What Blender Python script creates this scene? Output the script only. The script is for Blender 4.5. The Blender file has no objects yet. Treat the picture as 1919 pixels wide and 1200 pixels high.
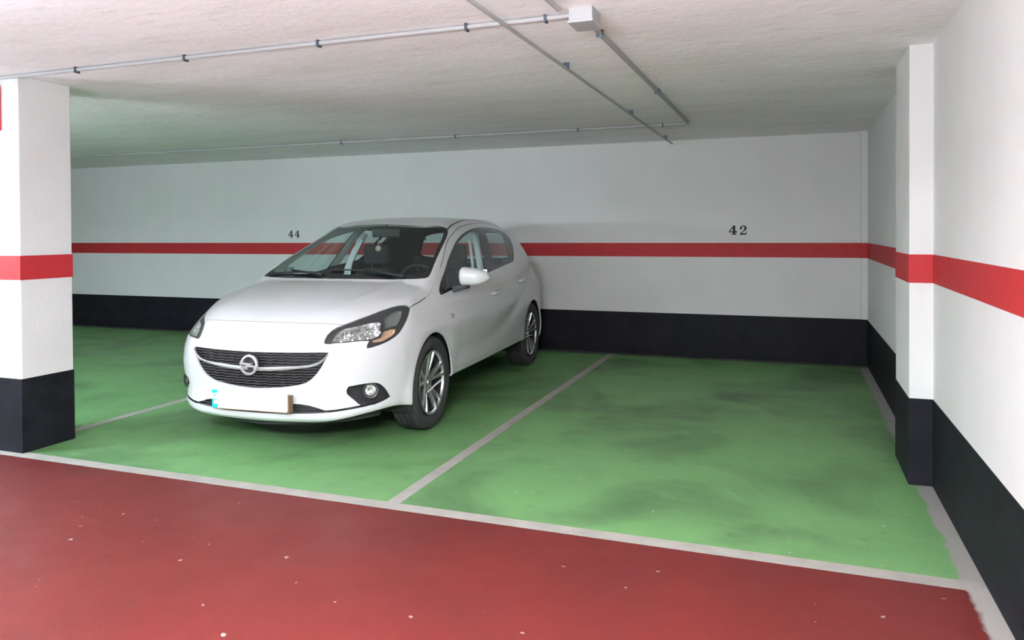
import bpy, bmesh, math, random
import numpy as np
from mathutils import Vector, Matrix
from mathutils.geometry import delaunay_2d_cdt
random.seed(7); RNG=np.random.default_rng(7)
SC=bpy.context.scene; COL=SC.collection
# ------------------------------------------------------------------ measured place
ROOM_X=0.6712; ROOM_Y=8.0683; H=2.2763; Z1=1.1945; Z0=1.0479; ZB=0.4489; YF=3.195; XS=-1.8371; XS2=-4.545
LEFT_X=-14.0; NEAR_Y=-4.2
# ------------------------------------------------------------------ materials
def nodes(name):
    m=bpy.data.materials.new(name); m.use_nodes=True; nt=m.node_tree
    return m,nt,nt.nodes['Principled BSDF']
def mat(name,col,rough=.5,metal=0,spec=.5,coat=0,bump=0,bscale=60,var=0,vscale=6,emis=None,estr=0):
    m,nt,b=nodes(name); N=nt.nodes; L=nt.links
    b.inputs['Base Color'].default_value=(*col,1); b.inputs['Roughness'].default_value=rough
    b.inputs['Metallic'].default_value=metal; b.inputs['Specular IOR Level'].default_value=spec
    b.inputs['Coat Weight'].default_value=coat; b.inputs['Coat Roughness'].default_value=.05
    if emis: b.inputs['Emission Color'].default_value=(*emis,1); b.inputs['Emission Strength'].default_value=estr
    if bump or var:
        tc=N.new('ShaderNodeTexCoord')
        if bump:
            n=N.new('ShaderNodeTexNoise'); n.inputs['Scale'].default_value=bscale; n.inputs['Detail'].default_value=4
            L.new(tc.outputs['Object'],n.inputs['Vector']); bp=N.new('ShaderNodeBump'); bp.inputs['Strength'].default_value=bump; bp.inputs['Distance'].default_value=.004
            L.new(n.outputs['Fac'],bp.inputs['Height']); L.new(bp.outputs['Normal'],b.inputs['Normal'])
        if var:
            n=N.new('ShaderNodeTexNoise'); n.inputs['Scale'].default_value=vscale; n.inputs['Detail'].default_value=6
            L.new(tc.outputs['Object'],n.inputs['Vector']); r=N.new('ShaderNodeMapRange'); r.inputs['From Min'].default_value=.3; r.inputs['From Max'].default_value=.7
            r.inputs['To Min'].default_value=1-var; r.inputs['To Max'].default_value=1+var
            L.new(n.outputs['Fac'],r.inputs['Value']); mx=N.new('ShaderNodeVectorMath'); mx.operation='SCALE'; mx.inputs[0].default_value=col
            L.new(r.outputs['Result'],mx.inputs['Scale']); L.new(mx.outputs['Vector'],b.inputs['Base Color'])
    return m
def glass(name,tint,refl=.09,rough=.0):
    m,nt,b=nodes(name); N=nt.nodes; L=nt.links; N.remove(b); out=N['Material Output']
    t=N.new('ShaderNodeBsdfTransparent'); t.inputs['Color'].default_value=(*tint,1)
    g=N.new('ShaderNodeBsdfGlossy'); g.inputs['Roughness'].default_value=rough; g.inputs['Color'].default_value=(.95,1,1,1)
    lw=N.new('ShaderNodeLayerWeight'); lw.inputs['Blend'].default_value=.5
    pw=N.new('ShaderNodeMath'); pw.operation='POWER'; pw.inputs[1].default_value=5; L.new(lw.outputs['Facing'],pw.inputs[0])
    ml=N.new('ShaderNodeMath'); ml.operation='MULTIPLY_ADD'; ml.inputs[1].default_value=.9; ml.inputs[2].default_value=refl; ml.use_clamp=True
    mx=N.new('ShaderNodeMixShader'); L.new(pw.outputs[0],ml.inputs[0]); L.new(ml.outputs[0],mx.inputs[0]); L.new(t.outputs[0],mx.inputs[1]); L.new(g.outputs[0],mx.inputs[2]); L.new(mx.outputs[0],out.inputs['Surface'])
    return m
def painted_floor(name,base,dark,scuff,spec_rough=.42,edge=None,stain=.5):
    """enamel floor paint: cloudy wear, small chips, tyre scuffs; edge=ragged bands along given walls (worn bare cement by the right wall, darker by the back)"""
    m,nt,b=nodes(name); N=nt.nodes; L=nt.links
    g=N.new('ShaderNodeNewGeometry'); pos=g.outputs['Position']
    def noise(scale,det=6,rough=.6,vec=pos,dist=0):
        n=N.new('ShaderNodeTexNoise'); n.inputs['Scale'].default_value=scale; n.inputs['Detail'].default_value=det; n.inputs['Roughness'].default_value=rough; n.inputs['Distortion'].default_value=dist; L.new(vec,n.inputs['Vector']); return n.outputs['Fac']
    def ramp(v,a,c):
        r=N.new('ShaderNodeMapRange'); r.interpolation_type='SMOOTHSTEP'; L.new(v,r.inputs['Value']); r.inputs['From Min'].default_value=a; r.inputs['From Max'].default_value=c; return r.outputs['Result']
    def mul(v,k):
        r=N.new('ShaderNodeMath'); r.operation='MULTIPLY'; L.new(v,r.inputs[0]); r.inputs[1].default_value=k; return r.outputs[0]
    def mixc(f,a,c):
        mx=N.new('ShaderNodeMix'); mx.data_type='RGBA'; L.new(f,mx.inputs['Factor'])
        if isinstance(a,tuple): mx.inputs['A'].default_value=(*a,1)
        else: L.new(a,mx.inputs['A'])
        mx.inputs['B'].default_value=(*c,1); return mx.outputs['Result']
    c=mixc(mul(ramp(noise(1.1,5,.55,dist=.6),.42,.72),stain),base,dark)
    c=mixc(mul(ramp(noise(9,6,.7),.55,.75),.35),c,dark)
    mp=N.new('ShaderNodeMapping'); mp.inputs['Scale'].default_value=(.6,3.2,1); mp.inputs['Rotation'].default_value=(0,0,.5); L.new(pos,mp.inputs['Vector'])
    c=mixc(mul(ramp(noise(2.2,7,.62,mp.outputs['Vector'],1.0),.56,.74),.38),c,scuff)
    c=mixc(mul(ramp(noise(23,2,.4),.74,.78),.5),c,(.5,.45,.42))
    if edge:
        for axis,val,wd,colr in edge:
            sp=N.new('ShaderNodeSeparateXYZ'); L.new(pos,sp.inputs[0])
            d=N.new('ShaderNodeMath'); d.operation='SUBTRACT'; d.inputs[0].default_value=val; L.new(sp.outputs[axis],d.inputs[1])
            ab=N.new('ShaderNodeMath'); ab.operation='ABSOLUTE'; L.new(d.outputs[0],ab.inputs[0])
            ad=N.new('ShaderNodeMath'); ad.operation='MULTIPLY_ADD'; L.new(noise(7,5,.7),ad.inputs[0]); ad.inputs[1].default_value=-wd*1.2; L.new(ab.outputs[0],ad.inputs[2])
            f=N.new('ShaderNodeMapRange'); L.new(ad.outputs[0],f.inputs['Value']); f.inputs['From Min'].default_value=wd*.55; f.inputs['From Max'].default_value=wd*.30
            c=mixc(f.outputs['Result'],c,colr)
    L.new(c,b.inputs['Base Color'])
    rr=N.new('ShaderNodeMapRange'); L.new(noise(3,5),rr.inputs['Value']); rr.inputs['To Min'].default_value=spec_rough-.1; rr.inputs['To Max'].default_value=spec_rough+.22; L.new(rr.outputs['Result'],b.inputs['Roughness'])
    bp=N.new('ShaderNodeBump'); bp.inputs['Strength'].default_value=.25; bp.inputs['Distance'].default_value=.003; L.new(noise(70,4),bp.inputs['Height']); L.new(bp.outputs['Normal'],b.inputs['Normal'])
    b.inputs['Specular IOR Level'].default_value=.35
    return m
M={}
WALLC=(.68,.68,.67)
M['wall']=mat('wall_paint',WALLC,.75,bump=.35,bscale=45,var=.025,vscale=3,spec=.25)
def ceiling_mat():
    m,nt,b=nodes('ceiling_concrete_paint'); N=nt.nodes; L=nt.links
    g=N.new('ShaderNodeNewGeometry'); mp=N.new('ShaderNodeMapping'); mp.inputs['Scale'].default_value=(.45,1.6,1); L.new(g.outputs['Position'],mp.inputs['Vector'])
    def nz(sc,det,vec):
        n=N.new('ShaderNodeTexNoise'); n.inputs['Scale'].default_value=sc; n.inputs['Detail'].default_value=det; L.new(vec,n.inputs['Vector']); return n.outputs['Fac']
    def rng(v,a,c,t0,t1):
        r=N.new('ShaderNodeMapRange'); L.new(v,r.inputs['Value']); r.inputs['From Min'].default_value=a; r.inputs['From Max'].default_value=c; r.inputs['To Min'].default_value=t0; r.inputs['To Max'].default_value=t1; return r.outputs['Result']
    def mx(f,a,c):
        x=N.new('ShaderNodeMix'); x.data_type='RGBA'; L.new(f,x.inputs['Factor']); 
        if isinstance(a,tuple): x.inputs['A'].default_value=(*a,1)
        else: L.new(a,x.inputs['A'])
        x.inputs['B'].default_value=(*c,1); return x.outputs['Result']
    c=mx(rng(nz(2.2,6,mp.outputs['Vector']),.42,.68,0,.5),(.91,.90,.92),(.78,.76,.74))
    c=mx(rng(nz(14,4,mp.outputs['Vector']),.55,.70,0,.3),c,(.66,.63,.61))
    c=mx(rng(nz(9,3,mp.outputs['Vector']),.745,.77,0,.9),c,(.97,.97,.97))
    L.new(c,b.inputs['Base Color']); b.inputs['Roughness'].default_value=.85; b.inputs['Specular IOR Level'].default_value=.2
    bp=N.new('ShaderNodeBump'); bp.inputs['Strength'].default_value=.7; bp.inputs['Distance'].default_value=.006; L.new(nz(16,5,g.outputs['Position']),bp.inputs['Height']); L.new(bp.outputs['Normal'],b.inputs['Normal'])
    return m
M['ceil']=ceiling_mat()
M['skirt']=mat('black_skirting_paint',(.011,.0115,.015),.6,bump=.3,bscale=60,var=.25,vscale=8,spec=.12)
M['stripe']=mat('red_stripe_paint',(.44,.027,.032),.6,bump=.2,bscale=60,var=.06,vscale=12,spec=.3)
M['ink']=mat('black_stencil_ink',(.025,.025,.03),.7,var=.3,vscale=60)
M['green']=painted_floor('green_bay_paint',(.140,.305,.112),(.036,.062,.034),(.20,.36,.16),edge=[('X',ROOM_X,.075,(.30,.29,.27)),('Y',ROOM_Y,.14,(.10,.10,.09))],stain=.62)  # worn cement along the right wall, ragged darker band along the back wall
M['red']=painted_floor('red_aisle_paint',(.125,.0155,.0135),(.080,.015,.015),(.150,.038,.034),edge=[('X',ROOM_X,.075,(.36,.34,.32))],stain=.45)
M['line']=mat('white_line_paint',(.335,.312,.285),.6,bump=.3,bscale=60,var=.10,vscale=9)
M['slab']=mat('bare_concrete',(.25,.24,.23),.9,bump=.4,bscale=30,var=.1)
M['pvc']=mat('grey_conduit_plastic',(.38,.385,.39),.6)
M['pvc_dark']=mat('dark_clip_metal',(.08,.10,.13),.4,metal=.4)
M['sign_red']=mat('sign_red',(.6,.03,.03),.4); M['sign_white']=mat('sign_white',(.7,.7,.7),.4)
M['tube']=mat('lit_tube',(.9,.9,.9),.4,emis=(.93,.97,1.0),estr=1)
# car
M['paint']=mat('white_car_paint',(.64,.65,.665),.30,spec=.4,coat=.35)
M['seam']=mat('panel_gap',(.10,.10,.10),.8)
M['lining']=mat('interior_dark_trim',(.030,.031,.034),.8,bump=.2,bscale=200)
M['headliner']=mat('pale_grey_pillar_trim',(.74,.77,.76),.8)
M['blackgloss']=mat('black_gloss_trim',(.012,.012,.015),.12,spec=.6)
M['black']=mat('black_plastic',(.022,.023,.026),.5,bump=.15,bscale=300)
M['under']=mat('underbody',(.012,.012,.012),.9)
M['glass']=glass('window_glass',(.76,.86,.84),.06); M['lens']=glass('clear_lens',(.88,.90,.90),.06)
M['chrome']=mat('chrome',(.72,.73,.74),.26,metal=.6)
M['alloy']=mat('silver_alloy',(.56,.57,.58),.28,metal=.85)
M['disc']=mat('brake_steel',(.22,.22,.22),.4,metal=.9)
M['rubber']=mat('tyre_rubber',(.034,.034,.036),.78,bump=.3,bscale=120)
M['refl']=mat('headlamp_reflector',(.86,.87,.88),.20,metal=1,bump=1.0,bscale=28)
M['bezel']=mat('headlamp_bezel',(.045,.046,.048),.35)
M['smoke']=mat('grey_lamp_inner',(.24,.26,.24),.3,metal=.2)
M['amber']=mat('amber_lamp_inner',(.80,.55,.40),.25,metal=.3,bump=1.0,bscale=30)
M['redlens']=mat('red_tail_lens',(.25,.01,.012),.1)
M['fabric']=mat('dark_seat_fabric',(.020,.021,.024),.9,bump=.3,bscale=200)
M['plate']=mat('blank_white_plate',(.88,.89,.90),.35)
M['teal']=mat('teal_country_band',(.0,.62,.60),.4)
M['holder']=mat('brown_plate_holder',(.20,.12,.065),.5)
M['cream']=mat('cream_pendant',(.62,.56,.40),.7)
# ------------------------------------------------------------------ object helpers
def mk(name,V,F,m,parent=None,smooth=False,loc=None,mats=None,fm=None,ln=None):
    me=bpy.data.meshes.new(name); me.from_pydata([tuple(map(float,v)) for v in V],[],[tuple(map(int,f)) for f in F])
    for mm in (mats or [m]): me.materials.append(mm)
    if fm is not None: me.polygons.foreach_set('material_index',np.asarray(fm,np.int32))
    if smooth: me.polygons.foreach_set('use_smooth',np.ones(len(me.polygons),bool))
    me.update()
    if ln is not None: me.normals_split_custom_set([tuple(map(float,n)) for n in ln])
    o=bpy.data.objects.new(name,me); COL.objects.link(o)
    if parent is not None: o.parent=parent
    if loc is not None: o.location=loc
    return o
def tag(o,label=None,cat=None,group=None,kind=None):
    if label:o['label']=label
    if cat:o['category']=cat
    if group:o['group']=group
    if kind:o['kind']=kind
    return o
def empty(name,loc=(0,0,0),rz=0):
    o=bpy.data.objects.new(name,None); COL.objects.link(o); o.location=loc; o.rotation_euler=(0,0,rz); o.empty_display_size=.1; return o
class MB:
    def __init__(s): s.V=[];s.F=[];s.M=[]
    def add(s,V,F,mi=0):
        k=len(s.V); s.V+=[tuple(v) for v in V]; s.F+=[tuple(i+k for i in f) for f in F]; s.M+=[mi]*len(F); return s
    def box(s,a,b,mi=0):
        x0,y0,z0=a;x1,y1,z1=b
        V=[(x,y,z) for x in(x0,x1) for y in(y0,y1) for z in(z0,z1)]
        return s.add(V,[(0,1,3,2),(4,6,7,5),(0,4,5,1),(2,3,7,6),(0,2,6,4),(1,5,7,3)],mi)
    def tube(s,pts,r,n=12,caps=True,mi=0):
        pts=[np.array(p,float) for p in pts]; V=[];F=[]; up=None
        for i,p in enumerate(pts):
            t=(pts[min(i+1,len(pts)-1)]-pts[max(i-1,0)]); t/=np.linalg.norm(t)
            if up is None: up=np.array([0,0,1.]) if abs(t[2])<.9 else np.array([1.,0,0])
            a=np.cross(t,up); a/=np.linalg.norm(a); b=np.cross(a,t); up=b
            rr=r[i] if hasattr(r,'__len__') else r
            for k in range(n): V.append(p+rr*(a*math.cos(2*math.pi*k/n)+b*math.sin(2*math.pi*k/n)))
        for i in range(len(pts)-1):
            for k in range(n): F.append((i*n+k,i*n+(k+1)%n,(i+1)*n+(k+1)%n,(i+1)*n+k))
        if caps: F.append(tuple(range(n))[::-1]); F.append(tuple((len(pts)-1)*n+k for k in range(n)))
        return s.add(V,F,mi)
    def lathe(s,prof,n=48,mi=0,c=(0,0,0)):   # axis = y ; prof = [(y,r)]
        V=[];F=[]
        for y,r in prof:
            for k in range(n): a=2*math.pi*k/n; V.append((c[0]+r*math.cos(a),c[1]+y,c[2]+r*math.sin(a)))
        for i in range(len(prof)-1):
            for k in range(n): F.append((i*n+k,(i+1)*n+k,(i+1)*n+(k+1)%n,i*n+(k+1)%n))
        return s.add(V,F,mi)
    def prism(s,poly,fn,t,mi=0):   # poly 2D points, fn(u,v,w)->3D, thickness t along w
        n=len(poly); tri=delaunay_2d_cdt([Vector(p) for p in poly],[],[list(range(n))],1,1e-6)
        P=[tuple(v) for v in tri[0]]; T=[tuple(f) for f in tri[2]]
        k=len(P); V=[fn(u,v,0) for u,v in P]+[fn(u,v,t) for u,v in P]
        F=[f[::-1] for f in T]+[tuple(i+k for i in f) for f in T]
        for i in range(n): j=(i+1)%n; F.append((i,j,j+k,i+k))
        return s.add(V,F,mi)
    def build(s,name,m,parent=None,smooth=False,loc=None,bevel=0,sub=0,mats=None,angle=None):
        o=mk(name,s.V,s.F,m,parent,smooth or angle is not None,loc,mats,s.M if mats else None)
        bm=bmesh.new(); bm.from_mesh(o.data); bmesh.ops.recalc_face_normals(bm,faces=bm.faces)
        if bevel: bmesh.ops.bevel(bm,geom=bm.edges[:]+bm.verts[:],offset=bevel,segments=2,affect='EDGES',profile=.6)
        bm.to_mesh(o.data); bm.free()
        if sub: md=o.modifiers.new('sub','SUBSURF'); md.levels=sub; md.render_levels=sub
        if angle is not None:
            me=o.data; bm=bmesh.new(); bm.from_mesh(me)
            for e in bm.edges: e.smooth = len(e.link_faces)==2 and e.calc_face_angle(0)<math.radians(angle)
            bm.to_mesh(me); bm.free()
        return o
def spl(pts):
    pts=sorted(pts); X=np.array([p[0] for p in pts],float); Y=np.array([p[1] for p in pts],float)
    d=np.diff(Y)/np.diff(X); h=np.diff(X); m=np.zeros(len(X)); m[0]=d[0]; m[-1]=d[-1]
    for i in range(1,len(X)-1):
        if d[i-1]*d[i]>0:
            w1=2*h[i]+h[i-1]; w2=h[i]+2*h[i-1]; m[i]=(w1+w2)/(w1/d[i-1]+w2/d[i])
    def f(x):
        x=np.asarray(x,float); xc=np.clip(x,X[0],X[-1]); i=np.clip(np.searchsorted(X,xc)-1,0,len(X)-2)
        t=(xc-X[i])/h[i]
        y=(1+2*t)*(1-t)**2*Y[i]+t*(1-t)**2*h[i]*m[i]+t*t*(3-2*t)*Y[i+1]+t*t*(t-1)*h[i]*m[i+1]
        return y+np.where(x<X[0],(x-X[0])*m[0],0)+np.where(x>X[-1],(x-X[-1])*m[-1],0)
    return f
def smax(a,b,k):
    h=np.maximum(k-np.abs(a-b),0)/k; return np.maximum(a,b)+h*h*k*.25
def smin(a,b,k): return -smax(-a,-b,k)
def sst(a,b,x):
    t=np.clip((x-a)/(b-a),0,1); return t*t*(3-2*t)
W_=spl([(.9,.66),(.7,.735),(.5,.785),(.3,.815),(0,.828),(-.5,.842),(-1.3,.85),(-2,.85),(-2.5,.843),(-2.8,.82),(-3.0,.79),(-3.2,.72)])
INS=spl([(.15,.10),(.2,.062),(.28,.03),(.36,.016),(.45,.006),(.6,0),(.7,.003),(.8,.018),(.88,.042),(.96,.082)])
X0=spl([(.15,.74),(.19,.80),(.225,.832),(.26,.838),(.30,.828),(.34,.826),(.42,.838),(.52,.852),(.60,.848),(.66,.83),(.72,.79),(.80,.70)])
HOOD=spl([(.9,.57),(.83,.655),(.77,.728),(.70,.782),(.60,.833),(.45,.884),(.30,.919),(.13,.95),(-.1,.985),(-.4,1.02),(-3.3,1.05)])
ROOF=spl([(-.5,1.30),(-.86,1.389),(-1.2,1.437),(-1.6,1.458),(-2.1,1.453),(-2.6,1.415),(-3.0,1.36)])
WSX=spl([(.90,.06),(.993,-.10),(1.19,-.465),(1.388,-.86),(1.5,-1.12)])
RX=spl([(.15,-2.98),(.25,-3.08),(.4,-3.14),(.6,-3.165),(.8,-3.165),(.88,-3.13),(.96,-3.08),(1.04,-3.01),(1.15,-2.94),(1.33,-2.86),(1.45,-2.80)])
def body(x,y,z):
    ay=np.abs(y)
    up=sst(.55,.75,z); zz=z+.1*(x+1.0)*up
    kn=.96
    ins=INS(np.minimum(zz,kn)); over=np.maximum(zz-kn,0)
    lean=.47+.27*sst(-1.6,-2.9,x)
    wid=W_(x)-ins-over*lean-.12*over*over
    wid=wid-.045*sst(.15,.6,x)*np.exp(-((z-.70)/.14)**2)
    # character creases of the doors
    c1=z-(.79+.055*(-x)); dm=sst(-.05,-.5,x)*sst(-2.75,-2.2,x)
    wid=wid+.007*np.exp(-(c1/.045)**2)*dm
    zc=.40+.035*(-x-1.2)+.16*np.maximum(-x-.9,0)**2
    wid=wid-.011*np.exp(-((z-zc-.06)/.07)**2)*dm
    # wheel arch flare lips
    for cx,rr,lv in ((0.0,.335,.822),(-2.51,.335,.838)):
        d=np.hypot(x-cx,z-.311); g=np.exp(-((d-rr)/.045)**2); wid=wid+(lv-wid)*g*.8*(z<.72)
    side=(ay-wid)*.93
    front=x-(X0(z)-.34*ay**2-.55*np.maximum(ay-.45,0)**2)
    lip=sst(.30,.36,z)
    rear=-(x-(RX(z)+.18*ay**2+(.25+.45*sst(.75,1.0,z))*ay**4))
    hood=(z-(HOOD(x)-.075*ay**2-.22*np.maximum(ay-.42,0)**2+.010*np.exp(-((ay-.50+.12*sst(.0,.8,x))/.05)**2)*sst(.85,.3,x)))*.95
    ws=(x-(WSX(z)-(.28+.9*np.clip(z-.99,0,.45))*ay**2))*.45
    roof=z-(ROOF(x)-.085*ay**2-.5*np.maximum(ay-.40,0)**2)
    gh=smax(roof,ws,.03)
    top=smin(hood,gh,.012)
    f=smax(top,rear,.05)
    f=smax(f,front,.06)
    f=smax(f,side,.045+.09*sst(1.1,1.35,z)+.17*sst(.1,.5,x)+.22*sst(-2.3,-2.85,x)*sst(.7,.95,z))
    bot=(.185+.06*sst(.35,.8,ay)*sst(.1,.5,x)+.10*sst(.3,-.3,x)*sst(-3.2,-2.4,x))-z
    return smax(f,bot,.03)
# ================================================================== THE GARAGE
def struct(o): return tag(o,kind='structure')
def plane_xy(name,x0,x1,y0,y1,z,m,parent=None,t=.02,up=True):
    return MB().box((x0,y0,z-t if up else z),(x1,y1,z if up else z+t)).build(name,m,parent)
floor=struct(plane_xy('floor',LEFT_X-.2,ROOM_X+.2,NEAR_Y-.2,ROOM_Y+.2,-.004,M['slab'],t=.15))
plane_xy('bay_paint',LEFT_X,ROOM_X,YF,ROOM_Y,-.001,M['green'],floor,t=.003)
plane_xy('aisle_paint',LEFT_X,ROOM_X,NEAR_Y,YF,-.001,M['red'],floor,t=.003)
plane_xy('line_marking',LEFT_X,ROOM_X-.02,YF-.041,YF+.041,.0003,M['line'],floor,t=.001)
plane_xy('line_marking',XS-.035,XS+.035,YF+.041,ROOM_Y-.10,.0003,M['line'],floor,t=.001)
plane_xy('line_marking',XS2-.035,XS2+.035,3.60,ROOM_Y-.10,.0003,M['line'],floor,t=.001)
struct(plane_xy('ceiling',LEFT_X-.2,ROOM_X+.2,NEAR_Y-.2,ROOM_Y+.2,H,M['ceil'],t=.15,up=False))
wb=struct(MB().box((LEFT_X-.2,ROOM_Y,0),(ROOM_X+.2,ROOM_Y+.15,H)).build('wall_back',M['wall']))
wr=struct(MB().box((ROOM_X,NEAR_Y,0),(ROOM_X+.15,ROOM_Y,H)).build('wall_right',M['wall']))
wl=struct(MB().box((LEFT_X-.15,NEAR_Y,0),(LEFT_X,ROOM_Y,H)).build('wall_left',M['wall']))
wf=struct(MB().box((LEFT_X-.2,NEAR_Y-.15,0),(ROOM_X+.2,NEAR_Y,H)).build('wall_front',M['wall']))
E=.003
def bands(par,a,b):   # painted bands over a box footprint from a to b
    (x0,y0),(x1,y1)=a,b
    MB().box((x0,y0,0),(x1,y1,ZB)).build('skirting_band',M['skirt'],par)
    MB().box((x0,y0,Z0),(x1,y1,Z1)).build('red_stripe',M['stripe'],par)
bands(wb,(LEFT_X,ROOM_Y-E),(ROOM_X,ROOM_Y+.01)); bands(wr,(ROOM_X-E,NEAR_Y),(ROOM_X+.01,ROOM_Y))
bands(wl,(LEFT_X-.01,NEAR_Y),(LEFT_X+E,ROOM_Y)); bands(wf,(LEFT_X,NEAR_Y-.01),(ROOM_X,NEAR_Y+E))
# pilaster on the right wall, corner pipe casing, free-standing pillar on the left
pil=MB().box((.5606,4.372,0),(ROOM_X+.02,4.91,H)).build('pilaster',M['wall'],bevel=.004)
tag(pil,'shallow painted wall pilaster with red stripe projecting from the right wall','pilaster',kind='structure')
bands(pil,(.5606-E,4.372-E),(ROOM_X,4.91+E))
cp=struct(MB().box((.612,8.02,ZB+.002),(ROOM_X+.02,ROOM_Y+.02,H)).build('trim_1',M['wall'],bevel=.006))
MB().box((.612-E,8.02-E,Z0),(ROOM_X,ROOM_Y,Z1)).build('red_stripe',M['stripe'],cp)
pr=MB().box((-4.86,3.2115,0),(-4.3626,3.5594,H)).build('pillar',M['wall'],bevel=.006)
tag(pr,'white concrete pillar with red stripe and black base at the left edge','pillar',kind='structure')
bands(pr,(-4.86-E,3.2115-E),(-4.3626+E,3.5594+E))
sg=MB().box((-4.80,3.203,1.955),(-4.508,3.2085,2.228)).build('wall_sign',M['sign_red'])
tag(sg,'red sign with white bar fixed high on the left pillar front','sign')
MB().box((-4.79,3.2015,2.035),(-4.508,3.2035,2.05)).build('white_bar',M['sign_white'],sg)
# bay numbers, old style stencil figures
F4=[(.46,1.0),(.66,1.0),(.66,.375),(.71,.375),(.75,.46),(.81,.46),(.81,.17),(.75,.17),(.71,.255),(.66,.255),(.66,.10),(.78,.07),(.78,0),(.26,0),(.26,.07),(.40,.10),(.40,.255),(.0,.255),(.0,.372),(.132,.370),(.40,.370),(.40,.76),(.137,.378),(.002,.382)]
def arc(cx,cy,rx,ry,a0,a1,n): return [(cx+rx*math.cos(math.radians(a0+(a1-a0)*i/n)),cy+ry*math.sin(math.radians(a0+(a1-a0)*i/n))) for i in range(n+1)]
def digit_faces(d):
    if d=='4':
        # outer figure in three solid pieces so the counter stays open
        return [[(.44,1.0),(.66,1.0),(.66,.10),(.74,.07),(.74,0),(.26,0),(.26,.07),(.40,.10),(.40,.82)],
                [(.44,1.0),(.40,.82),(.10,.38),(.0,.36),(.0,.42)][0:2]+[(.40,.80),(.14,.37),(0,.37)],
                [(.0,.26),(.0,.37),(.40,.37),(.40,.26)],[(.60,.26),(.60,.37),(.70,.37),(.74,.46),(.80,.46),(.80,.17),(.74,.17),(.70,.26)]]
    out=arc(.38,.70,.36,.30,150,-40,14); inn=arc(.35,.70,.15,.20,-40,150,14)
    return [out+inn, arc(.14,.70,.13,.13,0,330,12),
            [(.66,.51),(.46,.38),(.18,.16),(.02,.0),(.02,.10),(.22,.30),(.40,.46),(.50,.56)],
            [(.02,0),(.10,.17),(.26,.21),(.50,.12),(.62,.18),(.68,.34),(.74,.34),(.70,.0)]]
def number(txt,x,z,h):
    t=empty('bay_number',(x+h,ROOM_Y-.0005,z)); t.parent=wb; t['label']='black stencilled bay number '+txt
    cx=-h
    for ch in txt:
        mb=MB()
        if ch=='4': mb.prism(F4,lambda u,v,w,cx=cx:(cx+u*h,-w,v*h),.0015)
        else:
            for poly in digit_faces(ch): mb.prism(poly,lambda u,v,w,cx=cx:(cx+u*h*.98,-w,v*h),.0015)
        mb.build('digit',M['ink'],t); cx+=h*1.10
number('44',-6.085,1.262,.090); number('42',-.625,1.278,.096)
# ceiling conduits
zc=H-.014
def conduit(name,pts,label,r=.011,clips=(),zoff=0):
    t=empty(name,(pts[0][0],pts[0][1],H)); o=Vector((pts[0][0],pts[0][1],H))
    MB().tube([Vector(p)-o for p in pts],r,12).build('pipe',M['pvc'],t,angle=50)
    for cx,cy,ax in clips:
        mb=MB(); d=(.006,.018) if ax=='x' else (.018,.006)
        mb.box((cx-d[0]-o.x,cy-d[1]-o.y,-.034),(cx+d[0]-o.x,cy+d[1]-o.y,.002)); mb.build('clip',M['pvc_dark'],t,bevel=.003)
    tag(t,label,'conduit'); return t
conduit('ceiling_conduit',[(LEFT_X+.05,3.17,zc),(-.895,3.17,zc)],'grey ceiling conduit running left from the junction box over the bay fronts',clips=[(-6.0,3.17,'x'),(-5.1,3.17,'x'),(-3.83,3.17,'x'),(-3.04,3.17,'x'),(-2.20,3.17,'x'),(-1.40,3.17,'x'),(-1.02,3.17,'x')])
arcp=[(-.859-.07+.07*math.cos(a),6.66+.07*math.sin(a),zc) for a in [math.pi/2*i/6 for i in range(7)]]
conduit('ceiling_conduit',[(-.859,3.285,zc)]+arcp+[(LEFT_X+.05,6.73,zc)],'grey ceiling conduit from junction box towards back wall, bending left before it',r=.013,clips=[(-.859,3.50,'y'),(-.859,5.1,'y'),(-1.085,6.73,'x'),(-1.86,6.73,'x'),(-3.1,6.73,'x'),(-4.4,6.73,'x')])
conduit('ceiling_conduit',[(-1.2,NEAR_Y+.05,H-.034),(-1.2,ROOM_Y-.015,H-.034)],'straight grey conduit crossing the ceiling to the back wall, left of junction box',r=.009,clips=[(-1.2,2.0,'y'),(-1.2,4.1,'y'),(-1.2,5.9,'y'),(-1.2,7.6,'y')])
conduit('ceiling_conduit',[(-.93,NEAR_Y+.05,zc),(-.93,3.06,zc)],'grey ceiling conduit entering the near side of the junction box',r=.011)
jb=empty('junction_box',(-.845,3.175,H)); 
MB().box((-.052,-.075,-.055),(.052,.075,.004)).build('box_body',M['pvc'],jb,bevel=.006)
MB().box((-.056,-.079,-.066),(.056,.079,-.052)).build('box_lid',M['pvc'],jb,bevel=.004)
tag(jb,'small grey square junction box on the ceiling where conduits meet','junction box')
# fluorescent battens over the aisle (out of frame, they light the place; most hung low to brighten the ceiling)
def lamp(x,y,watt,col,label,drop=.4,L=1.2):
    t=empty('ceiling_lamp',(x,y,H)); d=L/2; z=-drop
    MB().box((-d,-.035,z),(d,.035,z+.045)).build('lamp_housing',M['sign_white'],t,bevel=.004)
    m=M['tube'].copy(); bs=m.node_tree.nodes['Principled BSDF']; bs.inputs['Emission Strength'].default_value=watt; bs.inputs['Emission Color'].default_value=(*col,1)
    for s in (-.055,.055): MB().tube([(-d+.03,s,z+.01),(d-.03,s,z+.01)],.013,10).build('lamp_tube',m,t,smooth=True)
    for e in (-d-.012,d): MB().box((e,-.075,z-.012),(e+.012,.075,z+.05)).build('lamp_holder',M['sign_white'],t)
    for e in (-.4,.4): MB().tube([(e,0,z+.04),(e,0,0)],.005,8).build('hanger_rod',M['pvc'],t)
    tag(t,label,'lamp')
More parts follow.
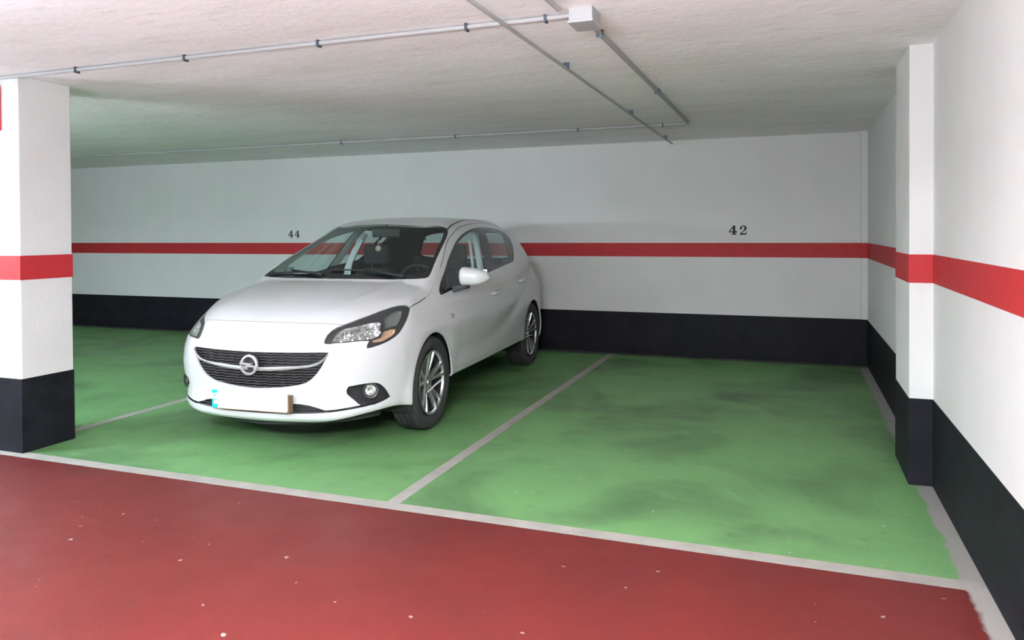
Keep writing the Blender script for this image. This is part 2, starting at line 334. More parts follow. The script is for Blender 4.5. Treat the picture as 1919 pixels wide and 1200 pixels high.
LAMPS=[(-6.3,1.8,390,(.72,.91,1.0),'twin tube ceiling lamp over the aisle, left of the camera',.72),(-.75,.5,430,(.92,.95,1.0),'twin tube ceiling lamp over the aisle, behind the camera',.62),(-3.4,.8,150,(.80,.93,1.0),'added unseen twin tube lamp in front of the car bay, brightening the ceiling',.80),(-10.6,.6,110,(.74,.93,1.0),'twin tube ceiling lamp over the aisle, farthest left')]  # the lamp in front of the car bay is added to brighten the mid ceiling
for l in LAMPS: lamp(*l)
w=bpy.data.worlds.new('World'); SC.world=w; w.use_nodes=True; w.node_tree.nodes['Background'].inputs[0].default_value=(.5,.5,.5,1); w.node_tree.nodes['Background'].inputs[1].default_value=.02
# ------------------------------------------------------------------ camera
cd=bpy.data.cameras.new('camera'); cam=bpy.data.objects.new('camera',cd); COL.objects.link(cam); SC.camera=cam
R=((0.93671273,0.35005428,-0.00559163),(0.00096799,0.01338194,0.99990999),(-0.3500976,0.93663383,-0.0121962))
R=[Vector(v) for v in R]
cam.matrix_world=Matrix(((R[0].x,R[1].x,-R[2].x,0),(R[0].y,R[1].y,-R[2].y,0),(R[0].z,R[1].z,-R[2].z,1.3245),(0,0,0,1)))
cd.sensor_fit='HORIZONTAL'; cd.sensor_width=36; cd.lens=1411.86*36/1919; cd.shift_x=0; cd.shift_y=-(600-451.346)/1919; cd.clip_start=.05
vs=SC.view_settings; vs.view_transform='Standard'; vs.look='None'; vs.gamma=1; vs.use_curve_mapping=False; vs.exposure=1.24
# ================================================================== THE CAR
TH=math.radians(3.7894-90); CAR=empty('hatchback_car',(-3.0872,4.5016,0),TH)
tag(CAR,'white five-door hatchback car parked in bay 44 with its nose to the aisle','car')
def fval(p): return body(p[:,0],p[:,1],p[:,2])
def grad(p,e=.0015):
    g=np.zeros_like(p)
    for a in range(3):
        d=np.zeros(3); d[a]=e; g[:,a]=(fval(p+d)-fval(p-d))/(2*e)
    return g
def normals(p,e=.003):
    g=grad(p,e); return g/np.maximum(np.linalg.norm(g,axis=1,keepdims=True),1e-9)
def surface_nets(h=.0125):
    xs=np.arange(-3.26,.93,h); ys=np.arange(-h*1.5,.92,h); zs=np.arange(.13,1.52,h)
    Fv=body(xs[:,None,None],ys[None,:,None],zs[None,None,:])+np.zeros((len(xs),len(ys),len(zs)))
    S=Fv<0; n=[s-1 for s in Fv.shape]
    acc=np.zeros((*n,3)); cnt=np.zeros(n)
    off=[(i,j,k) for i in(0,1) for j in(0,1) for k in(0,1)]
    for a in off:
        for ax in range(3):
            if a[ax]: continue
            b=list(a); b[ax]=1
            sa=tuple(slice(a[i],a[i]+n[i]) for i in range(3)); sb=tuple(slice(b[i],b[i]+n[i]) for i in range(3))
            cr=S[sa]!=S[sb]; t=np.where(cr,Fv[sa]/np.where(cr,Fv[sa]-Fv[sb],1),0)
            for d in range(3): acc[...,d]+=np.where(cr,a[d]+(t if d==ax else 0),0)
            cnt+=cr
    act=cnt>0; idx=-np.ones(n,int); idx[act]=np.arange(act.sum())
    ijk=np.argwhere(act); V=(ijk+acc[act]/cnt[act][:,None])*h+np.array([xs[0],ys[0],zs[0]])
    Q=[]
    for ax in range(3):
        u,v=[(1,2),(2,0),(0,1)][ax]
        sl=[slice(1,n[i]) for i in range(3)]; sl[ax]=slice(0,n[ax])
        s2=list(sl); s2[ax]=slice(1,n[ax]+1)
        A=S[tuple(sl)]; B=S[tuple(s2)]; cr=np.argwhere(A!=B)
        base=cr.copy(); 
        for i in range(3):
            if i!=ax: base[:,i]+=1
        flip=A[A!=B]
        def g(du,dv):
            q=base.copy(); q[:,u]-=du; q[:,v]-=dv; return idx[q[:,0],q[:,1],q[:,2]]
        q=np.stack([g(1,1),g(0,1),g(0,0),g(1,0)],1); q[~flip]=q[~flip][:,::-1]; Q.append(q)
    Q=np.concatenate(Q)
    for _ in range(4):
        f=fval(V); g=grad(V); st=f[:,None]*g/np.maximum((g*g).sum(1,keepdims=True),.05); V=V-np.clip(st,-.004,.004)
    return V,Q
Vn,Qn=surface_nets()
bm=bmesh.new(); bv=[bm.verts.new(v) for v in Vn]
for q in Qn:
    try: bm.faces.new([bv[i] for i in q])
    except ValueError: pass
REG=bm.faces.layers.int.new('reg')
bmesh.ops.bisect_plane(bm,geom=bm.verts[:]+bm.edges[:]+bm.faces[:],plane_co=(0,0,0),plane_no=(0,-1,0),clear_outer=True,dist=1e-5)
def basis(d):
    d=Vector(d).normalized(); u=d.orthogonal().normalized(); return u,d.cross(u),d
def smooth_poly(P,k=3,closed=True,corners=()):
    """Catmull-Rom refinement that keeps the listed corner points sharp"""
    n=len(P); out=[]; P=[np.array(p,float) for p in P]
    for i in range(n if closed else n-1):
        p0,p1,p2,p3=P[(i-1)%n],P[i],P[(i+1)%n],P[(i+2)%n]
        if i in corners or (not closed and i==0): p0=2*p1-p2
        if (i+1)%n in corners or (not closed and i==n-2): p3=2*p2-p1
        for j in range(k):
            t=j/k; out.append(.5*((2*p1)+(-p0+p2)*t+(2*p0-5*p1+4*p2-p3)*t*t+(-p0+3*p1-3*p2+p3)*t**3))
    if not closed: out.append(P[-1])
    return out
def inpoly(px,py,x,y):
    c=np.zeros(len(x),bool); n=len(px); j=n-1
    for i in range(n):
        cond=((py[i]>y)!=(py[j]>y)); den=(py[j]-py[i]) or 1e-12
        c^=cond&(x<(px[j]-px[i])*(y-py[i])/den+px[i]); j=i
    return c
def cut(poly,d,filt,reg=None,closed=True,only=None):
    """score the surface along an outline (3D points) looking along d; give inner faces the region id"""
    u,v,dd=basis(d); p2=[(u.dot(Vector(p)),v.dot(Vector(p))) for p in poly]
    X=[a for a,_ in p2]; Y=[b for _,b in p2]; mg=.03
    cand=[]
    for f in bm.faces:
        c=f.calc_center_median()
        if not filt(c,f.normal): continue
        a,b=u.dot(c),v.dot(c)
        if min(X)-mg<a<max(X)+mg and min(Y)-mg<b<max(Y)+mg: cand.append(f)
    cand=set(cand); n=len(poly)
    for i in range(n if closed else n-1):
        a,b=Vector(poly[i]),Vector(poly[(i+1)%n]); a2=Vector(p2[i]); b2=Vector(p2[(i+1)%n]); ln=(b2-a2).length
        if ln<1e-6: continue
        dr=(b2-a2)/ln; nn=Vector((-dr.y,dr.x)); sel=[]
        for f in cand:
            smin_=1e9;smax_=-1e9;tmn=1e9;tmx=-1e9
            for w in f.verts:
                q=Vector((u.dot(w.co),v.dot(w.co)))-a2; s_=q.dot(nn); t_=q.dot(dr)
                smin_=min(smin_,s_);smax_=max(smax_,s_);tmn=min(tmn,t_);tmx=max(tmx,t_)
            if smin_<0<smax_ and tmx>-.0005 and tmn<ln+.0005: sel.append(f)
        if not sel: continue
        pn=(u*nn.x+v*nn.y); es={e for f in sel for e in f.edges}; vs_={w for f in sel for w in f.verts}
        r=bmesh.ops.bisect_plane(bm,geom=list(vs_)+list(es)+sel,plane_co=a,plane_no=pn,dist=1e-5)
        cand={f for f in cand if f.is_valid}
        for g in r['geom']:
            if isinstance(g,bmesh.types.BMFace): cand.add(g)
    if reg is not None:
        L=[f for f in cand if f.is_valid]; C=[f.calc_center_median() for f in L]
        x=np.array([u.dot(c) for c in C]); y=np.array([v.dot(c) for c in C]); ins=inpoly(X,Y,x,y)
        for f,i in zip(L,ins):
            if i and (only is None or f[REG] in only): f[REG]=reg
def strip(line,d,filt,w=.0045,only=None,reg=None):
    """a thin panel gap along an open 3D polyline"""
    u,v,dd=basis(d); P=[np.array(p,float) for p in line]; Lp=[];Rp=[]
    for i,p in enumerate(P):
        t=P[min(i+1,len(P)-1)]-P[max(i-1,0)]; n=np.cross(np.array(dd),t); n/=np.linalg.norm(n); Lp.append(p+n*w/2); Rp.append(p-n*w/2)
    cut(Lp+Rp[::-1],d,filt,reg or R_SEAM,only=only)
(R_BODY,R_WS,R_FRIT,R_TRIM,R_GF,R_GR,R_GQ,R_GRILLE,R_INT,R_FOG,R_LAMP,R_REFL,R_UPL,R_AMB,R_DF,R_DR,R_HOOD,R_SEAM,R_UNDER,R_RW,R_RWF,R_TAIL,R_CUT,R_GT)=range(24)
fx=lambda c,n:c.x>.45; side=lambda c,n:c.y>.42 and n.y>.15; topf=lambda c,n:n.z>.18 and c.z>.6
# wheel openings
for cx in (0.0,-2.51):
    ring=[(cx+.337*math.cos(a),.8,.311+.337*math.sin(a)) for a in [2*math.pi*i/56 for i in range(56)]]
    cut(ring,(0,1,0),lambda c,n:c.y>.45 and c.z<.70,R_CUT)
def contour(g,filt,reg):
    """split faces exactly along g=0 and tag the negative side"""
    vs_=list(bm.verts); G=g(np.array([v.co[:] for v in vs_])); val={v:x for v,x in zip(vs_,G)}
    new=[]
    for e in list(bm.edges):
        a,b=e.verts; ga,gb=val[a],val[b]
        if ga*gb<0 and filt(a.co):
            t=ga/(ga-gb)
            if .02<t<.98: ne,nv=bmesh.utils.edge_split(e,a,t); new.append(nv); val[nv]=0.0
    ns=set(new)
    for f in list({f for v in new for f in v.link_faces}):
        vv=[v for v in f.verts if v in ns]
        if len(vv)==2:
            try: bmesh.utils.face_split(f,vv[0],vv[1])
            except ValueError: pass
    for f in bm.faces:
        if filt(f.calc_center_median()) and sum(val[v] for v in f.verts)<0: f[REG]=reg
def under_g(P_):
    x,y,z=P_.T; ay=np.abs(y)
    return z-(.185+.06*sst(.35,.8,ay)*sst(.1,.5,x)+.10*sst(.3,-.3,x)*sst(-3.2,-2.4,x)+.0105)
contour(under_g,lambda c:c.z<.36,R_UNDER)
bmesh.ops.delete(bm,geom=[f for f in bm.faces if f[REG]==R_CUT],context='FACES')
# windscreen (view from above), black border then clear pane
WS_O=[(-.098,0),(-.107,.153),(-.126,.311),(-.153,.451),(-.199,.59),(-.232,.66),(-.285,.672),(-.457,.642),(-.632,.612),(-.853,.572),(-.96,.548),(-1.02,.518),(-.99,.47),(-.913,.362),(-.885,.2),(-.882,0)]
WS_I=[(-.150,0),(-.158,.153),(-.178,.311),(-.205,.451),(-.25,.56),(-.30,.625),(-.36,.632),(-.46,.616),(-.632,.586),(-.853,.545),(-.955,.513),(-.975,.488),(-.94,.42),(-.893,.33),(-.868,.2),(-.863,0)]
def P3(L,z=1.1): return [(x,y,z) for x,y in L]
cut(smooth_poly(P3(WS_O),3,corners=(0,5,11,15)),(0,0,1),topf,R_FRIT)
cut(smooth_poly(P3(WS_I),3,corners=(0,15)),(0,0,1),topf,R_WS,only=(R_FRIT,))
# bonnet and its gaps
HD=[(.699,0),(.696,.119),(.686,.25),(.672,.362),(.648,.47),(.612,.55),(.560,.598),(.502,.628),(.416,.664),(.323,.694),(.262,.716),(.205,.737),(.08,.742),(-.046,.741),(-.16,.734),(-.245,.715),(-.262,.69),(-.24,.668),(-.199,.59),(-.153,.451),(-.126,.311),(-.107,.153),(-.098,0)]
cut(smooth_poly(P3(HD),2,corners=(0,15,22)),(0,0,1),topf,R_HOOD,only=(R_BODY,))
strip(smooth_poly(P3(HD[:7]),3,False),(0,0,1),topf,.0022,only=(R_BODY,R_HOOD))
strip(smooth_poly(P3(HD[11:14]),3,False),(0,0,1),topf,.004,only=(R_BODY,R_HOOD))
# roof ditch
strip(smooth_poly(P3(HD[13:16]),3,False),(0,0,1),topf,.0012,only=(R_BODY,R_HOOD))
strip(smooth_poly(P3([(-1.0,.526),(-1.15,.508),(-1.35,.487),(-1.6,.468),(-2.1,.455),(-2.6,.45),(-2.82,.448)]),4,False),(0,0,1),topf,.012,only=(R_BODY,))
# side windows
def XZ(L,y=.75): return [(x,y,z) for x,z in L]
WIN=[(-.282,.91),(-.272,.880),(-.30,.877),(-.54,.903),(-1.245,.975),(-1.923,1.036),(-2.03,1.048),(-2.09,1.075),(-2.178,1.130),(-2.262,1.19),(-2.306,1.245),(-2.312,1.29),(-2.244,1.333),(-2.03,1.356),(-1.752,1.364),(-1.538,1.358),(-1.338,1.335),(-1.147,1.301),(-.983,1.256),(-.861,1.209),(-.661,1.119),(-.522,1.045),(-.356,.961)]
GF=[(-.49,.922),(-1.285,.996),(-1.325,1.006),(-1.42,1.15),(-1.475,1.256),(-1.53,1.334),(-1.52,1.341),(-1.338,1.318),(-1.147,1.284),(-.983,1.238),(-.861,1.191),(-.661,1.101),(-.56,1.05)]
GR=[(-1.515,1.026),(-1.90,1.060),(-1.98,1.10),(-2.06,1.19),(-2.15,1.29),(-2.185,1.325),(-2.03,1.34),(-1.75,1.348),(-1.705,1.345),(-1.645,1.248),(-1.58,1.14)]
GQ=[(-2.035,1.085),(-2.10,1.105),(-2.20,1.17),(-2.262,1.22),(-2.285,1.255),(-2.285,1.285),(-2.225,1.315),(-2.15,1.245)]
GT=[(-.325,.913),(-.44,.925),(-.505,1.015),(-.40,.965)]
cut(smooth_poly(XZ(WIN),3,corners=(0,2)),(0,1,0),side,R_TRIM)
cut(XZ(GF),(0,1,0),side,R_GF,only=(R_TRIM,)); cut(XZ(GR),(0,1,0),side,R_GR,only=(R_TRIM,)); cut(XZ(GQ),(0,1,0),side,R_GQ,only=(R_TRIM,)); cut(XZ(GT),(0,1,0),side,R_GT,only=(R_TRIM,))
# doors
DT=[(-.46,1.06),(-.60,1.135),(-.775,1.222),(-.944,1.290),(-1.176,1.352),(-1.35,1.378),(-1.552,1.395),(-1.64,1.399)]
BSE=[(-1.64,1.399),(-1.60,1.30),(-1.53,1.15),(-1.44,.99),(-1.405,.90),(-1.385,.75),(-1.375,.50),(-1.375,.335)]
DFR=[(-.40,.335),(-.445,.50),(-.445,.70),(-.405,.86),(-.385,.95),(-.40,1.01)]
DT2=[(-1.64,1.399),(-1.85,1.402),(-2.08,1.395),(-2.28,1.365),(-2.385,1.31)]
DRR=[(-2.385,1.31),(-2.375,1.22),(-2.32,1.10),(-2.25,1.0),(-2.21,.88),(-2.19,.78),(-2.13,.62),(-2.09,.48),(-2.07,.345)]
df=smooth_poly(XZ(DFR),3,False)+smooth_poly(XZ([DFR[-1]]+DT),3,False)[1:]+smooth_poly(XZ(BSE),3,False)[1:]
dr=smooth_poly(XZ(BSE),3,False)[::-1]+smooth_poly(XZ(DT2),3,False)[1:]+smooth_poly(XZ(DRR),3,False)[1:]
cut(df,(0,1,0),side,R_DF,only=(R_BODY,)); cut(dr,(0,1,0),side,R_DR,only=(R_BODY,))
bd=(R_BODY,R_DF,R_DR)
for ln,w in ((smooth_poly(XZ(DFR),3,False),.0018),(smooth_poly(XZ(DT),3,False),.004),(smooth_poly(XZ(BSE),3,False),.0022),(smooth_poly(XZ(DT2),3,False),.003),(smooth_poly(XZ(DRR),3,False),.0018),(XZ([(-.40,.335),(-.9,.330),(-1.375,.335),(-2.07,.345)]),.002)):
    strip(ln,(0,1,0),side,w,only=bd)
# fuel flap and bumper joints on the flank
# grille, lower intake
def YZ(L,x=.8): return [(x,y,z) for y,z in L]
GRL=[(0,.614),(.135,.6155),(.27,.617),(.396,.618),(.462,.618),(.473,.610),(.456,.572),(.429,.522),(.392,.476),(.345,.440),(.290,.4215),(.198,.4075),(.094,.398),(0,.3945)]
cut(smooth_poly(YZ(GRL),3,corners=(0,13)),(1,0,0),fx,R_GRILLE)
IN=[(0,.312),(.232,.311),(.30,.308),(.352,.301),(.40,.288),(.446,.274),(.50,.277),(.60,.289),(.645,.293),(.655,.282),(.60,.275),(.53,.268),(.43,.258),(.343,.254),(.238,.252),(0,.250)]
cut(YZ(IN),(1,0,0),fx,R_INT)
DG=(1,.75,0); fl=lambda c,n:c.x>.12 and c.y>.3 and n.dot(Vector((.8,.6,0)))>.05
FOG=[(0.718,0.577,0.411),(0.686,0.631,0.418),(0.651,0.674,0.421),(0.622,0.701,0.419),(0.596,0.72,0.409),(0.563,0.737,0.381),(0.535,0.748,0.345),(0.51,0.754,0.312),(0.554,0.732,0.296),(0.612,0.694,0.285),(0.655,0.655,0.285),(0.674,0.63,0.293),(0.688,0.611,0.314),(0.701,0.589,0.338),(0.714,0.568,0.361),(0.719,0.563,0.381),(0.72,0.567,0.396)]
cut(smooth_poly(FOG,2,corners=(0,7)),DG,fl,R_FOG)
LAMP=[(0.757,0.437,0.675),(0.746,0.436,0.691),(0.724,0.442,0.716),(0.699,0.454,0.736),(0.673,0.472,0.753),(0.649,0.5,0.765),(0.614,0.534,0.779),(0.569,0.569,0.795),(0.502,0.61,0.812),(0.416,0.643,0.832),(0.323,0.674,0.849),(0.264,0.697,0.855),(0.217,0.719,0.852),(0.202,0.731,0.843),(0.2,0.741,0.83),(0.215,0.747,0.817),(0.268,0.757,0.78),(0.327,0.761,0.737),(0.389,0.758,0.699),(0.445,0.751,0.675),(0.51,0.737,0.656),(0.575,0.713,0.641),(0.619,0.687,0.633),(0.645,0.668,0.63),(0.638,0.664,0.649),(0.616,0.668,0.672),(0.654,0.632,0.675),(0.706,0.568,0.671),(0.736,0.511,0.669),(0.754,0.467,0.664),(0.759,0.446,0.666)]
REFL=[(0.743,0.479,0.677),(0.716,0.486,0.71),(0.689,0.5,0.733),(0.658,0.528,0.748),(0.629,0.564,0.754),(0.582,0.606,0.763),(0.545,0.632,0.77),(0.487,0.67,0.771),(0.483,0.681,0.76),(0.515,0.689,0.727),(0.512,0.701,0.713),(0.553,0.695,0.692),(0.592,0.678,0.683),(0.639,0.643,0.68),(0.703,0.567,0.678)]
UPL=[(0.435,0.682,0.789),(0.376,0.692,0.811),(0.323,0.705,0.824),(0.281,0.725,0.822),(0.307,0.735,0.798),(0.35,0.741,0.764),(0.391,0.737,0.741),(0.47,0.707,0.732)]
AMB=[(0.495,0.707,0.715),(0.445,0.725,0.723),(0.408,0.741,0.72),(0.425,0.745,0.7),(0.462,0.74,0.684),(0.547,0.718,0.661),(0.599,0.688,0.661),(0.598,0.681,0.674),(0.544,0.705,0.684)]
DL=(.8,1,.0); DL=(1,1.1,.15)
lm=(R_LAMP,)
fl2=lambda c,n:c.x>.1 and c.y>.38 and .58<c.z<.9
cut(LAMP,DL,fl2,R_LAMP)
cut(REFL,DL,fl2,R_REFL,only=lm); cut(UPL,DL,fl2,R_UPL,only=lm); cut(AMB,DL,fl2,R_AMB,only=lm)
# rear: window and tail lamps
rf=lambda c,n:c.x<-2.5
cut(smooth_poly(YZ([(0,1.335),(.30,1.33),(.42,1.31),(.48,1.26),(.55,1.10),(.55,1.055),(.48,1.03),(.25,1.005),(0,1.0)],-3),3,corners=(0,8)),(1,0,0),rf,R_RWF,only=(R_BODY,))
cut(smooth_poly(YZ([(0,1.315),(.29,1.31),(.40,1.29),(.455,1.25),(.52,1.10),(.52,1.075),(.46,1.055),(.25,1.03),(0,1.025)],-3),3,corners=(0,8)),(1,0,0),rf,R_RW,only=(R_RWF,))
cut(XZ([(-2.86,1.00),(-3.3,1.03),(-3.3,.77),(-3.04,.77),(-2.93,.88)]),(0,1,0),lambda c,n:c.x<-2.7 and c.y>.52,R_TAIL,only=(R_BODY,))
cut(XZ([(.30,.31),(.345,.50),(.40,.628),(.41,.632),(.355,.50),(.31,.31)],.8),(0,1,0),lambda c,n:c.x>.2 and c.y>.5 and False,R_SEAM)
bm.verts.ensure_lookup_table(); bm.verts.index_update()
AV=np.array([v.co[:] for v in bm.verts]); AV[np.abs(AV[:,1])<2e-4,1]=0
AF=[[v.index for v in f.verts] for f in bm.faces]; AR=np.array([f[REG] for f in bm.faces]); AN=normals(AV)
AN[AV[:,1]==0,1]=0; AN/=np.linalg.norm(AN,axis=1,keepdims=True)
bm.free()
def piece(regs,sgn=1,full=False):
    """faces of the regions -> V,F,N,reg ; mirrored / joined across the centre line"""
    sel=[i for i,r in enumerate(AR) if r in regs]; use={}; V=[];N=[];F=[];R_=[]
    def gi(i,s):
        key=(i,1 if AV[i,1]==0 else s)
        if key not in use:
            use[key]=len(V); V.append((AV[i,0],AV[i,1]*s,AV[i,2])); N.append((AN[i,0],AN[i,1]*s,AN[i,2]))
        return use[key]
    for s in ((1,-1) if full else (sgn,)):
        for i in sel:
            f=[gi(k,s) for k in AF[i]]; F.append(f if s>0 else f[::-1]); R_.append(AR[i])
    return np.array(V),F,np.array(N),np.array(R_)
def boundary(F):
    cnt={}
    for f in F:
        for a,b in zip(f,f[1:]+f[:1]): cnt[(a,b)]=1
    return [(a,b) for a,b in cnt if (b,a) not in cnt]
def shell(name,regs,mats_,parent,sgn=1,full=False,t=.012,push=None,matof=None,inner=1,out=0.0):
    """outer skin with true surface normals, inner lining t below it and a closed rim"""
    V,F,N,R_=piece(regs,sgn,full); V=V+N*out
    d=np.zeros(len(V))
    if push:
        ok=np.ones(len(V),bool)
        for f,r in zip(F,R_):
            if r not in push: ok[f]=False
        for f,r in zip(F,R_):
            if r in push: d[[k for k in f]]=push[r]
        d[~ok]*=.0 if True else 1
    Vo=V-N*d[:,None]; nV=len(V); Vi=V-N*t
    Bd=boundary(F); VV=[*Vo]; LN=[];FF=[];FM=[]
    for f,r in zip(F,R_): FF.append(f); FM.append(matof(r,V[f].mean(0)) if matof else 0); LN+=[N[k] for k in f]
    if t>0:
        VV+=[*Vi]
        for f,r in zip(F,R_): FF.append([k+nV for k in f[::-1]]); FM.append(inner(V[f].mean(0)) if callable(inner) else inner); LN+=[-N[k] for k in f[::-1]]
        for a,b in Bd:
            if V[a][1]==0 and V[b][1]==0 and not full and False: continue
            q=[b,a,a+nV,b+nV]; e1=VV[a]-VV[b]; e2=VV[a+nV]-VV[a]; n=np.cross(e1,e2); n/=max(np.linalg.norm(n),1e-9)
            FF.append(q); FM.append(FM[0] if not matof else 0); LN+=[n]*4
    return mk(name,VV,FF,None,parent,True,None,mats_,FM,LN)
innerf=lambda c:2 if (c[2]>1.0+.02*(-c[0]) and -1.75<c[0]<-.25) else 1
MATB=[M['paint'],M['lining'],M['headliner'],M['seam'],M['under'],M['blackgloss']]
mo=lambda r,c:3 if r==R_SEAM else 4 if r==R_UNDER else 0
SV=shell('body_shell',(R_BODY,R_SEAM,R_UNDER),MATB,CAR,full=True,t=.012,matof=mo,inner=innerf)
shell('bonnet',(R_HOOD,),MATB,CAR,full=True,t=.010,inner=1)
shell('windscreen',(R_WS,R_FRIT),[M['glass'],M['blackgloss']],CAR,full=True,t=0,matof=lambda r,c:0 if r==R_WS else 1)['label']='tinted windscreen glass with black border'
shell('rear_window',(R_RW,R_RWF),[M['glass'],M['blackgloss']],CAR,full=True,t=0,matof=lambda r,c:0 if r==R_RW else 1)
DOORS={}
for s,sn in ((1,'near'),(-1,'far')):
    dF=shell('door',(R_DF,),MATB,CAR,s,t=.012,inner=innerf); dR=shell('door',(R_DR,),MATB,CAR,s,t=.012,inner=innerf)
    dF['label']='front door'; dR['label']='rear door'; DOORS[s]=(dF,dR)
    shell('door_window',(R_GF,),[M['glass']],dF,s,t=0); shell('door_window',(R_GR,),[M['glass']],dR,s,t=0)
    shell('window_trim',(R_TRIM,),[M['blackgloss'],M['lining'],M['headliner']],CAR,s,t=.01,inner=innerf)['label']='black window surround and centre pillar'
    shell('quarter_window',(R_GQ,),[M['glass']],CAR,s,t=0); shell('quarter_window',(R_GT,),[M['glass']],CAR,s,t=0)
    shell('tail_lamp',(R_TAIL,),[M['redlens'],M['lining']],CAR,s,t=.02)
    # headlamp: clear lens over a dark bezel with bright pockets
    V,F,N,R_=piece((R_LAMP,R_REFL,R_UPL,R_AMB),s)
    hl=mk('headlamp',V-N*.014,F,M['bezel'],CAR,True)   # bezel behind; replaced below by pieces
    bpy.data.objects.remove(hl)
    def pocket(name,reg,depth,m,parent,rag=0):
        V,F,N,R_=piece((reg,),s); n0=len(V)
        dist=np.full(n0,9.); Bd=boundary(F); be=sorted({k for e in Bd for k in e}); B=V[be]
        for i in range(n0): dist[i]=np.min(np.linalg.norm(B-V[i],axis=1))
        prof=depth*np.clip(dist/.02,0,1)**.5
        if rag: prof=prof+RNG.uniform(-rag,rag,n0)*(dist>.004)
        W=V-N*(.010+prof)[:,None]; VV=[*W]; FF=[list(f) for f in F]
        for a,b in Bd:
            k=len(VV); VV+=[W[a],W[b],V[b]-N[b]*.003,V[a]-N[a]*.003]; FF.append([k+1,k,k+3,k+2])
        return mk(name,VV,FF,m,parent,not rag)
    HL=pocket('headlamp',R_LAMP,.004,M['bezel'],CAR); HL['label']='headlamp with dark bezel'
    pocket('reflector',R_REFL,.040,M['refl'],HL,.004)['label']='bright faceted reflector'
    pocket('side_light',R_UPL,.020,M['smoke'],HL)['label']='grey upper lamp chamber'
    pocket('turn_signal',R_AMB,.018,M['amber'],HL,.002)['label']='amber tinted lamp chamber'
    shell('lamp_lens',(R_LAMP,R_REFL,R_UPL,R_AMB),[M['lens']],HL,s,t=0)
# recesses behind openings
def recess(name,reg,depth,m,parent,full=True,s=1):
    V,F,N,R_=piece((reg,),s,full); n0=len(V); dirv=np.array([-1,0,0]) if full else np.array([-.75,-.6*s,0])
    W=V+dirv*depth; VV=[*W]; FF=[list(f) for f in F]
    for a,b in boundary(F):
        k=len(VV); VV+=[W[a],W[b],V[b],V[a]]; FF.append([k+1,k,k+3,k+2])
    return mk(name,VV,FF,m,parent,False)
GRO=recess('grille',R_GRILLE,.045,M['black'],CAR); GRO['label']='black slatted radiator grille'
LIN=recess('lower_intake',R_INT,.04,M['black'],CAR); LIN['label']='black lower air intake'
def front_x(y,z):
    y=np.asarray(y,float); z=np.asarray(z,float); a=np.full(y.shape,.2); b=np.full(y.shape,1.0)
    for _ in range(24):
        m=(a+b)/2; i=body(m,y,z)<0; a=np.where(i,m,a); b=np.where(i,b,m)
    return (a+b)/2
def side_y(x,z):
    x=np.asarray(x,float); z=np.asarray(z,float); a=np.full(x.shape,.2); b=np.full(x.shape,1.0)
    for _ in range(24):
        m=(a+b)/2; i=body(x,m,z)<0; a=np.where(i,m,a); b=np.where(i,b,m)
    return (a+b)/2
gp=np.array(smooth_poly([np.array([a,b,0.]) for a,b in GRL],4,corners=(0,13)))
def half_w(z,P_):   # half width of an outline at height z
    xs=[]
    for i in range(len(P_)-1):
        (y0,z0),(y1,z1)=P_[i][:2],P_[i+1][:2]
        if (z0-z)*(z1-z)<=0 and z0!=z1: xs.append(y0+(y1-y0)*(z-z0)/(z1-z0))
    return max(xs) if xs else 0
def slats(z0,z1,dz,P_,par,off=.012,wavy=0):
    mb=MB(); z=z0
    while z<z1:
        hw=half_w(z,P_)-.004
        if hw>.05:
            ys=np.linspace(-hw,hw,49); V=[];F=[]
            zz=z+wavy*np.cos(ys*math.pi*26)
            X=front_x(ys,zz)-off
            for y,x,zk in zip(ys,X,zz): V+=[(x,y,zk+.0035),(x,y,zk-.0035),(x-.022,y,zk-.001),(x-.022,y,zk+.001)]
            for i in range(48):
                for j in range(4): F.append((i*4+j,i*4+(j+1)%4,(i+1)*4+(j+1)%4,(i+1)*4+j))
            F+= [(0,3,2,1),(192,193,194,195)]; mb.add(V,F)
        z+=dz
    return mb.build('slats',M['bezel'],par)
slats(.405,.612,.0165,gp,GRO,wavy=.0022)
slats(.262,.306,.015,[np.array(p) for p in IN[:16]],LIN,off=.015)
# chrome wing bar across the grille
T=smooth_poly([(.02,.529,0),(.086,.529,0),(.209,.535,0),(.306,.5395,0),(.386,.551,0),(.436,.575,0),(.467,.611,0)],5,False)
Bp=smooth_poly([(.02,.505,0),(.086,.505,0),(.209,.5125,0),(.306,.523,0),(.393,.537,0),(.443,.563,0),(.472,.606,0)],5,False)
for s in (1,-1):
    V=[];F=[];n=len(T)
    for a,b in zip(T,Bp):
        for (y,z),o in (((a[0],a[1]),-.001),(((a[0]+b[0])/2,(a[1]+b[1])/2),.008),((b[0],b[1]),-.001),(((a[0]+b[0])/2,(a[1]+b[1])/2),-.012)):
            V.append((float(front_x(np.array([y]),np.array([z]))[0])+o,y*s,z))
    for i in range(n-1):
        for j in range(4): F.append((i*4+j,i*4+(j+1)%4,(i+1)*4+(j+1)%4,(i+1)*4+j))
    F+=[(0,1,2,3),(n*4-1,n*4-2,n*4-3,n*4-4)]
    mb=MB().add(V,F); o=mb.build('chrome_bar',M['chrome'],GRO,angle=50)
